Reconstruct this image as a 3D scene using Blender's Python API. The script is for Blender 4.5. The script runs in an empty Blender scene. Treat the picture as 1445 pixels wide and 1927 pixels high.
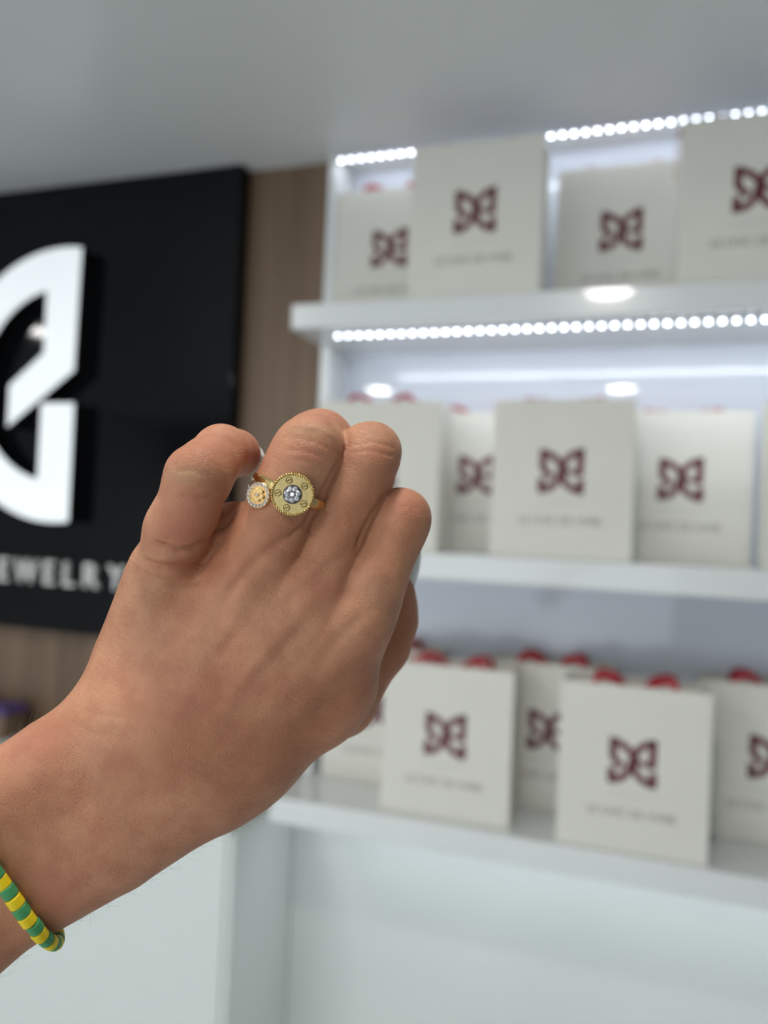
import bpy, bmesh, math, random
import numpy as np
from mathutils import Vector, Matrix, Euler

random.seed(7)
np.random.seed(7)
SC = bpy.context.scene
COL = SC.collection

# ------------------------------------------------------------------ camera
EYE = 1.55                                   # lens height above the floor
FPX = 1450.0                                 # focal length in pixels of a 1445 x 1927 frame
YAW, PITCH, ROLL = 0.3217248, 0.0171038, 0.0433150
_f = Vector((-math.sin(YAW) * math.cos(PITCH), math.cos(YAW) * math.cos(PITCH), math.sin(PITCH)))
_r = Vector((math.cos(YAW), math.sin(YAW), 0))
_u = _r.cross(_f)
CR = _r * math.cos(ROLL) + _u * math.sin(ROLL)
CU = -_r * math.sin(ROLL) + _u * math.cos(ROLL)
CF = _f
CAM = Vector((0, 0, EYE))
cam_data = bpy.data.cameras.new('camera')
cam = bpy.data.objects.new('camera', cam_data)
COL.objects.link(cam)
cam.matrix_world = Matrix(((CR.x, CU.x, -CF.x, 0), (CR.y, CU.y, -CF.y, 0), (CR.z, CU.z, -CF.z, EYE), (0, 0, 0, 1)))
cam_data.sensor_fit = 'VERTICAL'
cam_data.sensor_height = 36.0
cam_data.sensor_width = 27.0
cam_data.lens = FPX * 36.0 / 1927.0
cam_data.clip_start = 0.01
cam_data.clip_end = 50
cam_data.dof.use_dof = True
cam_data.dof.focus_distance = 0.206
cam_data.dof.aperture_fstop = 7.2
SC.camera = cam

# ------------------------------------------------------------------ world, light, exposure
world = bpy.data.worlds.new('world')
SC.world = world
world.use_nodes = True
world.node_tree.nodes['Background'].inputs[0].default_value = (0.85, 0.93, 1.0, 1)
world.node_tree.nodes['Background'].inputs[1].default_value = 2.1
SC.view_settings.view_transform = 'Standard'
SC.view_settings.look = 'None'
SC.view_settings.gamma = 1.0
SC.view_settings.use_curve_mapping = False
SC.view_settings.exposure = 0.0
SC.cycles.use_denoising = True
DOWNLIGHTS = [(-0.10, -0.85), (-1.20, -0.80), (-2.05, 0.25), (-0.10, 0.15), (-1.10, 0.15), (-1.20, -1.90), (-0.10, -1.90)]
DOWN_W = 3.0                                 # watts of each ceiling downlight
STRIP_W = 0.8                                # watts of each LED strip

# ------------------------------------------------------------------ helpers
def lin(c):
    return tuple(((v / 255.0) / 12.92 if v / 255.0 <= 0.04045 else ((v / 255.0 + 0.055) / 1.055) ** 2.4) for v in c)

def material(name, rgb, rough=0.5, metal=0.0, vary=0.04, scale=30.0, coat=0.0, bump=0.0, emit=0.0, spec=0.5, coat_rough=0.05):
    """Principled material whose colour is gently varied by a noise texture."""
    m = bpy.data.materials.new(name)
    m.use_nodes = True
    nt = m.node_tree
    b = nt.nodes['Principled BSDF']
    c = lin(rgb)
    tc = nt.nodes.new('ShaderNodeTexCoord')
    nz = nt.nodes.new('ShaderNodeTexNoise')
    nz.inputs['Scale'].default_value = scale
    nz.inputs['Detail'].default_value = 3
    nt.links.new(tc.outputs['Object'], nz.inputs['Vector'])
    cr = nt.nodes.new('ShaderNodeValToRGB')
    cr.color_ramp.elements[0].position = 0.3
    cr.color_ramp.elements[1].position = 0.7
    cr.color_ramp.elements[0].color = (*[max(0, v * (1 - vary)) for v in c], 1)
    cr.color_ramp.elements[1].color = (*[min(1, v * (1 + vary)) for v in c], 1)
    nt.links.new(nz.outputs['Fac'], cr.inputs['Fac'])
    nt.links.new(cr.outputs['Color'], b.inputs['Base Color'])
    b.inputs['Roughness'].default_value = rough
    b.inputs['Metallic'].default_value = metal
    b.inputs['Coat Weight'].default_value = coat
    b.inputs['Coat Roughness'].default_value = coat_rough
    b.inputs['Specular IOR Level'].default_value = spec
    if bump:
        bp = nt.nodes.new('ShaderNodeBump')
        bp.inputs['Strength'].default_value = bump
        bp.inputs['Distance'].default_value = 0.001
        nt.links.new(nz.outputs['Fac'], bp.inputs['Height'])
        nt.links.new(bp.outputs['Normal'], b.inputs['Normal'])
    if emit:
        nt.links.new(cr.outputs['Color'], b.inputs['Emission Color'])
        b.inputs['Emission Strength'].default_value = emit
    return m

def wood_material():
    m = bpy.data.materials.new('walnut_laminate')
    m.use_nodes = True
    nt = m.node_tree
    b = nt.nodes['Principled BSDF']
    tc = nt.nodes.new('ShaderNodeTexCoord')
    mp = nt.nodes.new('ShaderNodeMapping')
    mp.inputs['Scale'].default_value = (22, 22, 0.9)
    nt.links.new(tc.outputs['Object'], mp.inputs['Vector'])
    nz = nt.nodes.new('ShaderNodeTexNoise')
    nz.inputs['Scale'].default_value = 1.3
    nz.inputs['Detail'].default_value = 6
    nt.links.new(mp.outputs['Vector'], nz.inputs['Vector'])
    cr = nt.nodes.new('ShaderNodeValToRGB')
    cr.color_ramp.elements[0].position = 0.3
    cr.color_ramp.elements[1].position = 0.72
    cr.color_ramp.elements[0].color = (*lin((95, 74, 57)), 1)
    cr.color_ramp.elements[1].color = (*lin((128, 105, 82)), 1)
    nt.links.new(nz.outputs['Fac'], cr.inputs['Fac'])
    nt.links.new(cr.outputs['Color'], b.inputs['Base Color'])
    b.inputs['Roughness'].default_value = 0.5
    return m

M = {}
M['ceiling'] = material('satin_ceiling_paint', (222, 225, 224), 0.32, vary=0.015, scale=3, spec=0.4)
M['wallpaint'] = material('pale_wall_paint', (205, 206, 204), 0.7, vary=0.02, scale=4)
M['floor'] = material('pale_floor_tile', (214, 214, 212), 0.35, vary=0.06, scale=6)
M['wood'] = wood_material()
M['lacquer'] = material('white_lacquer', (226, 229, 228), 0.25, vary=0.01, scale=4, coat=0.4)
M['gloss_back'] = material('glossy_white_back_panel', (214, 220, 230), 0.3, vary=0.01, scale=3, coat=0.7, coat_rough=0.02)
M['cabinet'] = material('white_cabinet_laminate', (222, 228, 224), 0.4, vary=0.01, scale=3)
M['black_gloss'] = material('black_acrylic_sheet', (9, 11, 15), 0.06, vary=0.15, scale=2, spec=0.18)
M['black_side'] = material('black_letter_return', (6, 6, 8), 0.45, vary=0.1)
M['sign_white'] = material('lit_white_acrylic', (238, 243, 246), 0.35, vary=0.01, scale=8, emit=0.42)
M['sign_text'] = material('white_cut_letters', (225, 225, 222), 0.4, vary=0.02, emit=0.05)
M['paper'] = material('ivory_bag_paper', (224, 222, 212), 0.62, vary=0.015, scale=18, bump=0.08)
M['burgundy'] = material('burgundy_print', (104, 40, 50), 0.5, vary=0.08, scale=60)
M['grey_print'] = material('warm_grey_print', (138, 130, 125), 0.6, vary=0.05, scale=60)
M['pale_print'] = material('pale_grey_print', (196, 194, 187), 0.6, vary=0.03, scale=60)
M['ribbon'] = material('red_satin_ribbon', (178, 8, 34), 0.45, vary=0.12, scale=90)
M['alu'] = material('aluminium_profile', (205, 207, 212), 0.35, 0.6, vary=0.03)
M['led'] = material('led_chip', (236, 242, 255), 0.4, vary=0.01, emit=13.0)
M['lens'] = material('downlight_lens', (255, 240, 228), 0.4, vary=0.01, emit=9.0)
M['trim'] = material('white_metal_trim', (230, 230, 228), 0.4, vary=0.02)
M['violet'] = material('violet_card', (86, 66, 122), 0.5, vary=0.08)
M['gold'] = material('brushed_yellow_gold', (222, 200, 140), 0.36, 1.0, vary=0.06, scale=900, bump=0.05)
M['gold_polished'] = material('polished_yellow_gold', (228, 202, 138), 0.16, 1.0, vary=0.03, scale=300)
M['rose_gold'] = material('warm_gold', (230, 194, 134), 0.2, 1.0, vary=0.04, scale=500)
M['gold_dark'] = material('groove_shade_gold', (128, 104, 58), 0.4, 1.0, vary=0.1, scale=900)  # darker gold paints the shade of the screw grooves and under the rope rim
M['dark_silver'] = material('oxidised_silver', (120, 116, 114), 0.35, 1.0, vary=0.15, scale=900)
M['silver'] = material('white_gold', (222, 218, 214), 0.2, 1.0, vary=0.06, scale=700)
M['stone'] = material('clear_cut_stone', (240, 240, 246), 0.06, 0.85, vary=0.12, scale=2500)
M['nail'] = material('pale_nail_polish', (232, 228, 224), 0.2, vary=0.02, coat=0.6)
M['thumb_nail'] = material('translucent_nail_polish', (224, 228, 220), 0.2, vary=0.02, coat=0.6)
M['bead_green'] = material('green_clay_bead', (66, 150, 92), 0.55, vary=0.08, scale=700, bump=0.1)
M['bead_yellow'] = material('yellow_clay_bead', (238, 208, 14), 0.55, vary=0.06, scale=700, bump=0.1)
M['cord'] = material('clear_elastic_cord', (210, 210, 200), 0.4)
M['hair'] = material('fine_arm_hair', (120, 104, 92), 0.5)

def link(o, parent=None):
    COL.objects.link(o)
    if parent is not None:
        o.parent = parent
    return o

def tag(o, label=None, cat=None, group=None, kind=None):
    if label: o['label'] = label
    if cat: o['category'] = cat
    if group: o['group'] = group
    if kind: o['kind'] = kind
    return o

def empty(name, loc=(0, 0, 0), mat=None):
    o = bpy.data.objects.new(name, None)
    o.empty_display_size = 0.05
    link(o)
    if mat is not None:
        o.matrix_world = mat
    else:
        o.location = loc
    return o

def mesh_obj(name, me, mat, parent=None, loc=None, smooth=False):
    o = bpy.data.objects.new(name, me)
    if mat is not None and not me.materials:
        me.materials.append(mat)
    if smooth:
        me.polygons.foreach_set('use_smooth', [True] * len(me.polygons))
    link(o, parent)
    if loc is not None:
        o.location = loc
    return o

def bm_mesh(bm, name):
    bmesh.ops.recalc_face_normals(bm, faces=bm.faces)
    me = bpy.data.meshes.new(name)
    bm.to_mesh(me)
    bm.free()
    return me

def add_box(bm, x0, x1, y0, y1, z0, z1, bevel=0.0, segs=2):
    g = bmesh.ops.create_cube(bm, size=1.0)
    vs = g['verts']
    for v in vs:
        v.co = Vector(((x0 + x1) / 2 + v.co.x * (x1 - x0), (y0 + y1) / 2 + v.co.y * (y1 - y0), (z0 + z1) / 2 + v.co.z * (z1 - z0)))
    if bevel:
        es = list({e for v in vs for e in v.link_edges})
        bmesh.ops.bevel(bm, geom=es, offset=bevel, segments=segs, profile=0.5, affect='EDGES')

def box(name, x0, x1, y0, y1, z0, z1, mat, parent=None, bevel=0.0):
    bm = bmesh.new()
    add_box(bm, x0, x1, y0, y1, z0, z1, bevel)
    return mesh_obj(name, bm_mesh(bm, name), mat, parent)

def add_poly_prism(bm, pts, y0, y1):
    """extrude a polygon drawn in X-Z from y0 (front) to y1 (back)"""
    a = [bm.verts.new((x, y0, z)) for x, z in pts]
    b = [bm.verts.new((x, y1, z)) for x, z in pts]
    n = len(pts)
    bm.faces.new(a)
    bm.faces.new(b[::-1])
    for i in range(n):
        bm.faces.new((a[i], b[i], b[(i + 1) % n], a[(i + 1) % n]))

def stroke_poly(pts, w):
    """polygon outline of a thick polyline; w is one width or a list"""
    n = len(pts)
    ws = w if isinstance(w, (list, tuple)) else [w] * n
    L, Rr = [], []
    for i, (x, y) in enumerate(pts):
        a = pts[max(0, i - 1)]; b = pts[min(n - 1, i + 1)]
        dx, dy = b[0] - a[0], b[1] - a[1]
        l = math.hypot(dx, dy)
        nx, ny = -dy / l, dx / l
        L.append((x + nx * ws[i] / 2, y + ny * ws[i] / 2))
        Rr.append((x - nx * ws[i] / 2, y - ny * ws[i] / 2))
    return L, Rr

def add_stroke(bm, pts, w, y0, y1):
    L, Rr = stroke_poly(pts, w)
    for i in range(len(pts) - 1):
        add_poly_prism(bm, [L[i], L[i + 1], Rr[i + 1], Rr[i]], y0, y1)

def spline(pts, n):
    """Catmull-Rom through 2D or 3D points"""
    P = [np.array(p, float) for p in pts]
    P = [2 * P[0] - P[1]] + P + [2 * P[-1] - P[-2]]
    out = []
    for i in range(1, len(P) - 2):
        for k in range(n):
            t = k / n
            out.append(0.5 * (2 * P[i] + (P[i + 1] - P[i - 1]) * t + (2 * P[i - 1] - 5 * P[i] + 4 * P[i + 1] - P[i + 2]) * t * t + (3 * P[i] - P[i - 1] - 3 * P[i + 1] + P[i + 2]) * t ** 3))
    out.append(P[-2])
    return [tuple(o) for o in out]

def text_mesh(txt, size, depth, spacing=1.0):
    cu = bpy.data.curves.new('lettering', 'FONT')
    cu.body = txt
    cu.size = size
    cu.extrude = depth / 2
    cu.space_character = spacing
    cu.align_x = 'CENTER'
    cu.align_y = 'CENTER'
    cu.resolution_u = 4
    t = bpy.data.objects.new('lettering', cu)
    link(t)
    dg = bpy.context.evaluated_depsgraph_get()
    me = bpy.data.meshes.new_from_object(t.evaluated_get(dg))
    bpy.data.objects.remove(t)
    bpy.data.curves.remove(cu)
    me.materials.clear()
    me.transform(Matrix.Rotation(math.pi / 2, 4, 'X'))     # stand up: reads from -Y
    return me

# ------------------------------------------------------------------ room shell
H = EYE
ZC = H + 0.65
def wall(name, *a):
    return tag(box(name, *a), kind='structure')
wall('floor', -3.2, 2.6, -2.4, 1.6, -0.1, 0.0, M['floor'])
wall('ceiling', -3.2, 2.6, -2.4, 1.6, ZC, ZC + 0.1, M['ceiling'])
bm = bmesh.new()
add_box(bm, -3.2, -0.5455, 1.27, 1.5, H - 0.4995, ZC)
add_box(bm, -3.2, -0.6025, 1.27, 1.5, 0.0, H - 0.4995)
tag(mesh_obj('wall_front', bm_mesh(bm, 'wall_front'), M['wood']), kind='structure')
wall('wall_niche', -0.5455, 2.6, 1.36, 1.5, 0.0, ZC, M['wallpaint'])
bm = bmesh.new()                                   # opening under the lintel is added to let soft light in from behind
add_box(bm, 0.2, 2.6, -2.4, -2.3, 0.0, ZC)
add_box(bm, -3.2, 0.2, -2.4, -2.3, 1.80, ZC)
tag(mesh_obj('wall_rear', bm_mesh(bm, 'wall_rear'), M['wallpaint']), kind='structure')
wall('wall_left', -3.3, -3.2, -2.4, 1.5, 0.0, ZC, M['wallpaint'])
wall('wall_right', 2.6, 2.7, -2.4, 1.5, 0.0, ZC, M['wallpaint'])

pd = bpy.data.lights.new('added_opening_portal', 'AREA')  # guides sky light through the added rear opening
pd.shape = 'RECTANGLE'; pd.size = 3.4; pd.size_y = 1.8
pd.cycles.is_portal = True
po = bpy.data.objects.new('added_opening_portal', pd)
link(po); po.location = (-1.5, -2.35, 0.9); po.rotation_euler = (math.pi / 2, 0, math.pi)

# ------------------------------------------------------------------ shelving unit
XL, XR = -0.545, 1.35
unit = empty('shelf_unit', (0, 1.30, H - 0.62))
tag(unit, 'tall white shelving niche with glossy back panel, built into the wall behind the gift bags', 'shelving')
def unit_part(name, x0, x1, y0, y1, z0, z1, mat, bevel=0.001):
    return box(name, x0, x1, y0 - 1.30, y1 - 1.30, z0 - (H - 0.62), z1 - (H - 0.62), mat, unit, bevel)
unit_part('side_panel', XL, XL + 0.018, 1.245, 1.345, H - 0.485, ZC - 0.001, M['lacquer'])
unit_part('side_panel', XR - 0.018, XR, 1.245, 1.345, H - 0.485, ZC - 0.001, M['lacquer'])
unit_part('back_panel', XL + 0.018, XR - 0.018, 1.323, 1.345, H - 0.485, ZC - 0.001, M['gloss_back'], 0)

SHELF_Z = [0.349, -0.038, -0.439]
shelf_labels = ['thick white shelf holding the topmost row of gift bags, its left end jutting out',
                'white shelf across the middle carrying the gift bags beside the knuckles',
                'lowest white shelf, under the bags with red ribbons at bottom right']
for z, lb in zip(SHELF_Z, shelf_labels):
    s = empty('wall_shelf', (0, 1.12, H + z - 0.04))
    tag(s, lb, 'shelf', 'white wall shelves')
    box('board', XL - 0.0, XR - 0.02, 0, 0.123, 0, 0.04, M['lacquer'], s, 0.0025)
    box('rear_board', XL + 0.0185, XR - 0.02, 0.123, 0.2025, 0.0005, 0.0395, M['lacquer'], s, 0.0)

# LED strips ---------------------------------------------------------
bm = bmesh.new()
add_box(bm, -0.0025, 0.0025, -0.0025, 0.0025, -0.0016, 0, 0.0006, 1)
LED_ME = bm_mesh(bm, 'led')
LED_ME.materials.append(M['led'])
def led_strip(label, x0, x1, y, z, tilt=0.0, watts=STRIP_W):
    s = empty('led_strip', (x0, y, z))
    tag(s, label, 'light strip', 'LED strips on the shelving')
    box('profile', -0.006, x1 - x0, -0.006, 0.006, 0.0, 0.004, M['alu'], s, 0.0008)
    n = int((x1 - x0) / 0.0180)
    for i in range(n):
        o = bpy.data.objects.new('led', LED_ME)
        link(o, s)
        o.location = (0.002 + i * 0.0180, 0, -0.0002)
    ld = bpy.data.lights.new('strip_light', 'AREA')
    ld.shape = 'RECTANGLE'
    ld.size = x1 - x0
    ld.size_y = 0.010
    ld.energy = watts
    ld.color = (0.86, 0.92, 1.0)
    lo = bpy.data.objects.new('strip_light', ld)
    link(lo, s)
    lo.location = ((x1 - x0) / 2, 0, -0.003)
    lo.rotation_euler = (tilt, 0, 0)                 # asymmetric profile: throws its light back onto the panel
    lo.location.z = -0.004
    return s
led_strip('bright dotted light strip along the ceiling above the topmost row of bags', -0.520, 0.62, 1.236, H + 0.634, math.radians(42), 0.55)
led_strip('long dotted light strip under the front of the top shelf', -0.480, 0.62, 1.158, H + SHELF_Z[0] - 0.0442, math.radians(30))

led_strip('added light strip, unseen under the lowest shelf, to brighten the bay below it', -0.50, 0.62, 1.230, H + SHELF_Z[2] - 0.0442, 0.0, 0.55)  # unseen strip added to give the bay bluish light

# base cabinet below --------------------------------------------------
cab = empty('base_cabinet', (0, 1.2, 0))
tag(cab, 'white low cabinet with an open pale blue-lit bay below the lowest shelf', 'cabinet')
CT = H - 0.49
def cab_part(name, x0, x1, y0, y1, z0, z1, mat, bevel=0.0015):
    return box(name, x0, x1, y0 - 1.2, y1 - 1.2, z0, z1, mat, cab, bevel)
cab_part('upright_panel', -0.602, -0.591, 1.096, 1.323, 0.02, H - 0.50, M['cabinet'])
cab_part('back_panel', -0.591, XR, 1.323, 1.345, 0.02, H - 0.4855, M['cabinet'])
cab_part('floor_panel', -0.591, XR, 1.10, 1.323, 0.06, 0.08, M['cabinet'])
lc = empty('side_cabinet', (-1.0, 1.18, 0))
tag(lc, 'plain white closed cabinet at the lower left, behind the forearm and bracelet', 'cabinet')
box('door', -1.2, 0.393, -0.080, -0.062, 0.02, H - 0.465, M['cabinet'], lc, 0.0015)
box('carcass', -1.2, 0.395, -0.061, 0.088, 0.02, H - 0.465, M['cabinet'], lc, 0.0015)
box('top_board', -1.2, 0.396, -0.084, 0.088, H - 0.4645, H - 0.445, M['cabinet'], lc, 0.0015)
vb = empty('violet_card_box', (-1.245, 1.215, H - 0.4448))
tag(vb, 'small violet box at the left edge, above the wrist in front of the wood', 'box')
box('tray', -0.10, 0.10, -0.03, 0.03, 0, 0.045, M['wood'], vb, 0.002)
box('lid', -0.101, 0.101, -0.031, 0.031, 0.0452, 0.060, M['violet'], vb, 0.002)

# ------------------------------------------------------------------ sign
SY = 1.235
sign = empty('sign_panel', (-1.30, SY, H + 0.206))
tag(sign, 'glossy black wall sign with a white emblem and the word JEWELRY', 'sign')
ox, oz = -1.30, 0.206
box('board', -1.95 - ox, -0.713 - ox, 0.0, 0.034, -0.236 - oz, 0.648 - oz, M['black_gloss'], sign, 0.0012)
# the emblem: an open ring on the left, upright bars and a slanting band
EXR, EZ, EHH = -1.030 - ox, 0.243 - oz, 0.262
EF, EB = -0.036, -0.0006
def emblem_piece(name, pts, mat_face):
    bm = bmesh.new()
    add_poly_prism(bm, pts, EF, EB)
    o = mesh_obj(name, bm_mesh(bm, name), M['black_side'], sign)
    o.data.materials.append(mat_face)
    for p in o.data.polygons:
        p.material_index = 1 if p.normal.y < -0.9 and p.center.y < EF + 0.001 else 0
    return o
cx, RO, RI, BW = EXR - 0.041, 0.2655, 0.187, 0.078
def arcpts(r, a0, a1, n=24):
    return [(cx + r * math.cos(math.radians(a0 + (a1 - a0) * i / n)), EZ + r * math.sin(math.radians(a0 + (a1 - a0) * i / n))) for i in range(n + 1)]
ao = math.degrees(math.acos(0.041 / RO)); ai = math.degrees(math.acos((0.041 - BW) / RI))
up = arcpts(RO, ao, 180) + arcpts(RI, 180, ai) + [(EXR - BW, EZ + 0.062), (EXR - 0.158, EZ - 0.000), (EXR - 0.158, EZ - 0.082), (EXR - 0.004, EZ + 0.026)]
emblem_piece('emblem_upper', up, M['sign_white'])
lo = arcpts(RO, -ao, -179.5) + arcpts(RI, -179.5, -ai) + [(EXR - BW, EZ - 0.036), (EXR, EZ - 0.036)]
emblem_piece('emblem_lower', lo[::-1], M['sign_white'])
# letters of the word
for ch, px in zip('JEWELRY', (-1.246, -1.205, -1.150, -1.092, -1.045, -0.994, -0.938)):
    me = text_mesh(ch, 0.068, 0.010)
    xs = [v.co.x for v in me.vertices]
    mx = (min(xs) + max(xs)) / 2
    for v in me.vertices:
        v.co.x = (v.co.x - mx) * 0.92
        v.co.x *= 0.86 if ch == 'W' else 1.0
    mesh_obj('letter', me, M['sign_text'], sign, (px - ox, -0.0056, -0.124 - oz))

# ------------------------------------------------------------------ gift bags
BW_, BD, BH = 0.20, 0.070, 0.230
def bag_body_mesh():
    bm = bmesh.new()
    w, t = BW_ / 2, 0.0008
    nz = 9
    ring = []
    for k in range(nz + 1):
        z = BH * k / nz
        pin = 0.010 * (k / nz) ** 1.5           # gusset pinch of the side walls
        bow = 0.0012 * math.sin(math.pi * k / nz)
        P = [(-w, 0 - bow * 0), (-w * 0.33, -bow), (w * 0.33, -bow), (w, 0), (w - pin, BD / 2), (w, BD), (w * 0.33, BD), (-w * 0.33, BD), (-w, BD), (-w + pin, BD / 2)]
        ring.append([bm.verts.new((x, y, z)) for x, y in P])
    n = len(ring[0])
    for k in range(nz):
        for i in range(n):
            bm.faces.new((ring[k][i], ring[k][(i + 1) % n], ring[k + 1][(i + 1) % n], ring[k + 1][i]))
    bm.faces.new(ring[0][::-1])
    # inner skin: same ring pulled in
    inner = []
    for k in range(nz + 1):
        inner.append([bm.verts.new((v.co.x - math.copysign(t, v.co.x), v.co.y + (t if v.co.y < BD / 2 - 0.001 else (-t if v.co.y > BD / 2 + 0.001 else 0)), max(v.co.z, t))) for v in ring[k]])
    for k in range(nz):
        for i in range(n):
            bm.faces.new((inner[k][i], inner[k + 1][i], inner[k + 1][(i + 1) % n], inner[k][(i + 1) % n]))
    bm.faces.new(inner[0])
    for i in range(n):
        bm.faces.new((ring[nz][i], ring[nz][(i + 1) % n], inner[nz][(i + 1) % n], inner[nz][i]))
    return bm_mesh(bm, 'bag_body')

def ribbon_mesh(path, w, th=0.0012, side=(0, 1, 0)):
    """flat ribbon swept along a path"""
    P = [Vector(p) for p in path]
    bm = bmesh.new()
    rows = []
    for i, p in enumerate(P):
        tdir = (P[min(i + 1, len(P) - 1)] - P[max(i - 1, 0)]).normalized()
        s = Vector(side)
        s = (s - tdir * s.dot(tdir)).normalized()
        nrm = tdir.cross(s)
        rows.append([bm.verts.new(p + s * (a * w / 2) + nrm * (b * th / 2)) for a, b in ((-1, -1), (1, -1), (1, 1), (-1, 1))])
    for a, b in zip(rows, rows[1:]):
        for i in range(4):
            bm.faces.new((a[i], a[(i + 1) % 4], b[(i + 1) % 4], b[i]))
    bm.faces.new(rows[0][::-1]); bm.faces.new(rows[-1])
    return bm_mesh(bm, 'handle')

def handle_path(sp, lift, y0, back):
    return spline([(-sp - 0.014, y0, BH - 0.022), (-sp - 0.011, y0, BH + lift * 0.7), (-sp + 0.006, y0 + back * 0.2, BH + lift), (-sp + 0.022, y0 + back * 0.5, BH - 0.002), (0, y0 + back, BH - 0.03),
                   (sp - 0.022, y0 + back * 0.5, BH - 0.002), (sp - 0.006, y0 + back * 0.2, BH + lift), (sp + 0.011, y0, BH + lift * 0.7), (sp + 0.014, y0, BH - 0.022)], 5)

def logo_mesh():
    S = 0.066
    bm = bmesh.new()
    def st(pts, w, n=6):
        pp = [(x * S, y * S) for x, y in (spline(pts, n) if n else pts)]
        add_stroke(bm, pp, w * S, -0.0004, 0.0)
    w = 0.15
    st([(-0.03, 0.16), (-0.18, 0.31), (-0.43, 0.42)], w)
    st([(-0.41, 0.48), (-0.41, 0.06)], 0.16, 0)
    st([(-0.42, 0.12), (-0.34, -0.02), (-0.19, -0.12)], w)
    st([(-0.43, -0.15), (-0.43, -0.48)], 0.16, 0)
    st([(-0.46, -0.42), (-0.24, -0.36), (-0.08, -0.18), (-0.01, 0.06), (0.10, 0.27), (0.26, 0.39), (0.46, 0.44)], w)
    st([(0.04, 0.12), (0.02, -0.10), (0.10, -0.27), (0.24, -0.38), (0.44, -0.44)], w)
    st([(0.39, 0.50), (0.38, -0.10)], 0.16, 0)
    st([(0.40, -0.17), (0.40, -0.50)], 0.16, 0)
    st([(0.09, 0.02), (0.24, -0.03), (0.38, -0.02)], 0.11)
    return bm_mesh(bm, 'butterfly_logo')

def smallprint_mesh():
    """a faint line of thin strokes under the emblem, too small to read"""
    bm = bmesh.new()
    rnd = random.Random(3)
    for i in range(19):
        x = -0.033 + i * 0.00367
        h = 0.0034
        if i % 3 == 2:
            add_box(bm, x - 0.0013, x + 0.0013, -0.0003, 0, h / 2 - 0.0003, h / 2 + 0.0003)
            add_box(bm, x - 0.0013, x - 0.0008, -0.0003, 0, 0, h)
        else:
            add_box(bm, x - 0.0004, x + 0.0004, -0.0003, 0, 0, h)
    return bm_mesh(bm, 'small_print')

BAG_ME = bag_body_mesh(); BAG_ME.materials.append(M['paper'])
LOGO_ME = logo_mesh(); LOGO_ME.materials.append(M['burgundy'])
SMALL_ME = smallprint_mesh(); SMALL_ME.materials.append(M['pale_print'])
WORD_ME = text_mesh('LE CHIC DE VIVRE', 0.0158, 0.0003, 1.02)
_xs = [v.co.x for v in WORD_ME.vertices]
_k = 0.116 / (max(_xs) - min(_xs))
for v in WORD_ME.vertices:
    v.co.x *= _k
WORD_ME.materials.append(M['grey_print'])
HANDLES = []
for sp, lift in ((0.042, 0.007), (0.044, -0.0012), (0.038, 0.0085)):
    a = ribbon_mesh(handle_path(sp, lift, 0.0060, 0.022), 0.0075, 0.0065)
    b = ribbon_mesh(handle_path(sp, lift * 0.9, BD - 0.0062, -0.020), 0.0075, 0.0065)
    for m_ in (a, b):
        m_.materials.append(M['ribbon'])
    HANDLES.append((a, b))

def gift_bag(x, y, row, label, rot=0.0, hv=0):
    b = empty('gift_bag', (x, y, H + SHELF_Z[row] + 0.0005))
    b.rotation_euler = (0, 0, rot)
    tag(b, label, 'gift bag', 'ivory gift bags with a burgundy butterfly emblem')
    for nm, me, loc in (('bag_body', BAG_ME, (0, 0, 0)), ('butterfly_logo', LOGO_ME, (0.001, -0.0012, 0.126)), ('small_print', SMALL_ME, (0.001, -0.0012, 0.079)),
                        ('lettering', WORD_ME, (0.0, -0.0011, 0.054)), ('handle', HANDLES[hv][0], (0, 0, 0)), ('handle', HANDLES[hv][1], (0, 0, 0))):
        o = bpy.data.objects.new(nm, me)
        link(o, b)
        o.location = loc
    return b

YF, YB = 1.131, 1.245
gift_bag(-0.4255, YB, 0, 'rear gift bag at the far left of the topmost row, beside the wood panelling', 0.0, 2)
bb = gift_bag(-0.253, YF, 0, 'front gift bag in the topmost row, in full view below the ceiling light strip', 0.0, 1)
bb.scale = (1, 1, 1.028)
gift_bag(-0.045, YB, 0, 'rear gift bag of the topmost row standing between two front bags', 0.0, 1)
bd = gift_bag(0.135, YF, 0, 'front gift bag at the right frame edge of the topmost row, red ribbon beside it', 0.0, 1)
hang = ribbon_mesh(spline([(-0.096, 0.032, BH - 0.020), (-0.101, 0.034, BH + 0.002), (-0.1045, 0.035, BH - 0.012), (-0.105, 0.035, BH - 0.04), (-0.1055, 0.036, BH - 0.066)], 5), 0.012)
hang.materials.append(M['ribbon'])
mesh_obj('handle', hang, None, bd)
gift_bag(-0.392, YF, 1, 'gift bag of the middle row half hidden behind the ring and middle fingers', 0.0, 2)
gift_bag(-0.257, YB, 1, 'rear gift bag of the middle row, half covered by the front bag on its right', 0.0, 0)
gift_bag(-0.111, YF, 1, 'front gift bag in full view at the centre of the middle row', 0.0, 1)
gift_bag(0.055, YB, 1, 'bright rear gift bag of the middle row, right of the fully visible front bag', 0.0, 1)
gift_bag(0.258, YF, 1, 'front gift bag of the middle row, only a sliver at the right frame edge', 0.0, 1)
gift_bag(-0.410, YB, 2, 'rear gift bag of the bottom row peeking out below the thumb', 0.0, 2)
gift_bag(-0.268, YF + 0.012, 2, 'front gift bag of the bottom row, nearest to the thumb', 0.0, 0)
gift_bag(-0.127, YB, 2, 'rear gift bag of the bottom row between the two front bags', 0.0, 2)
gift_bag(0.001, YF, 2, 'large front gift bag of the bottom row standing at the shelf edge', 0.0, 0)
gift_bag(0.193, YB, 2, 'rear gift bag of the bottom row cut by the right frame edge', 0.0, 2)

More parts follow.
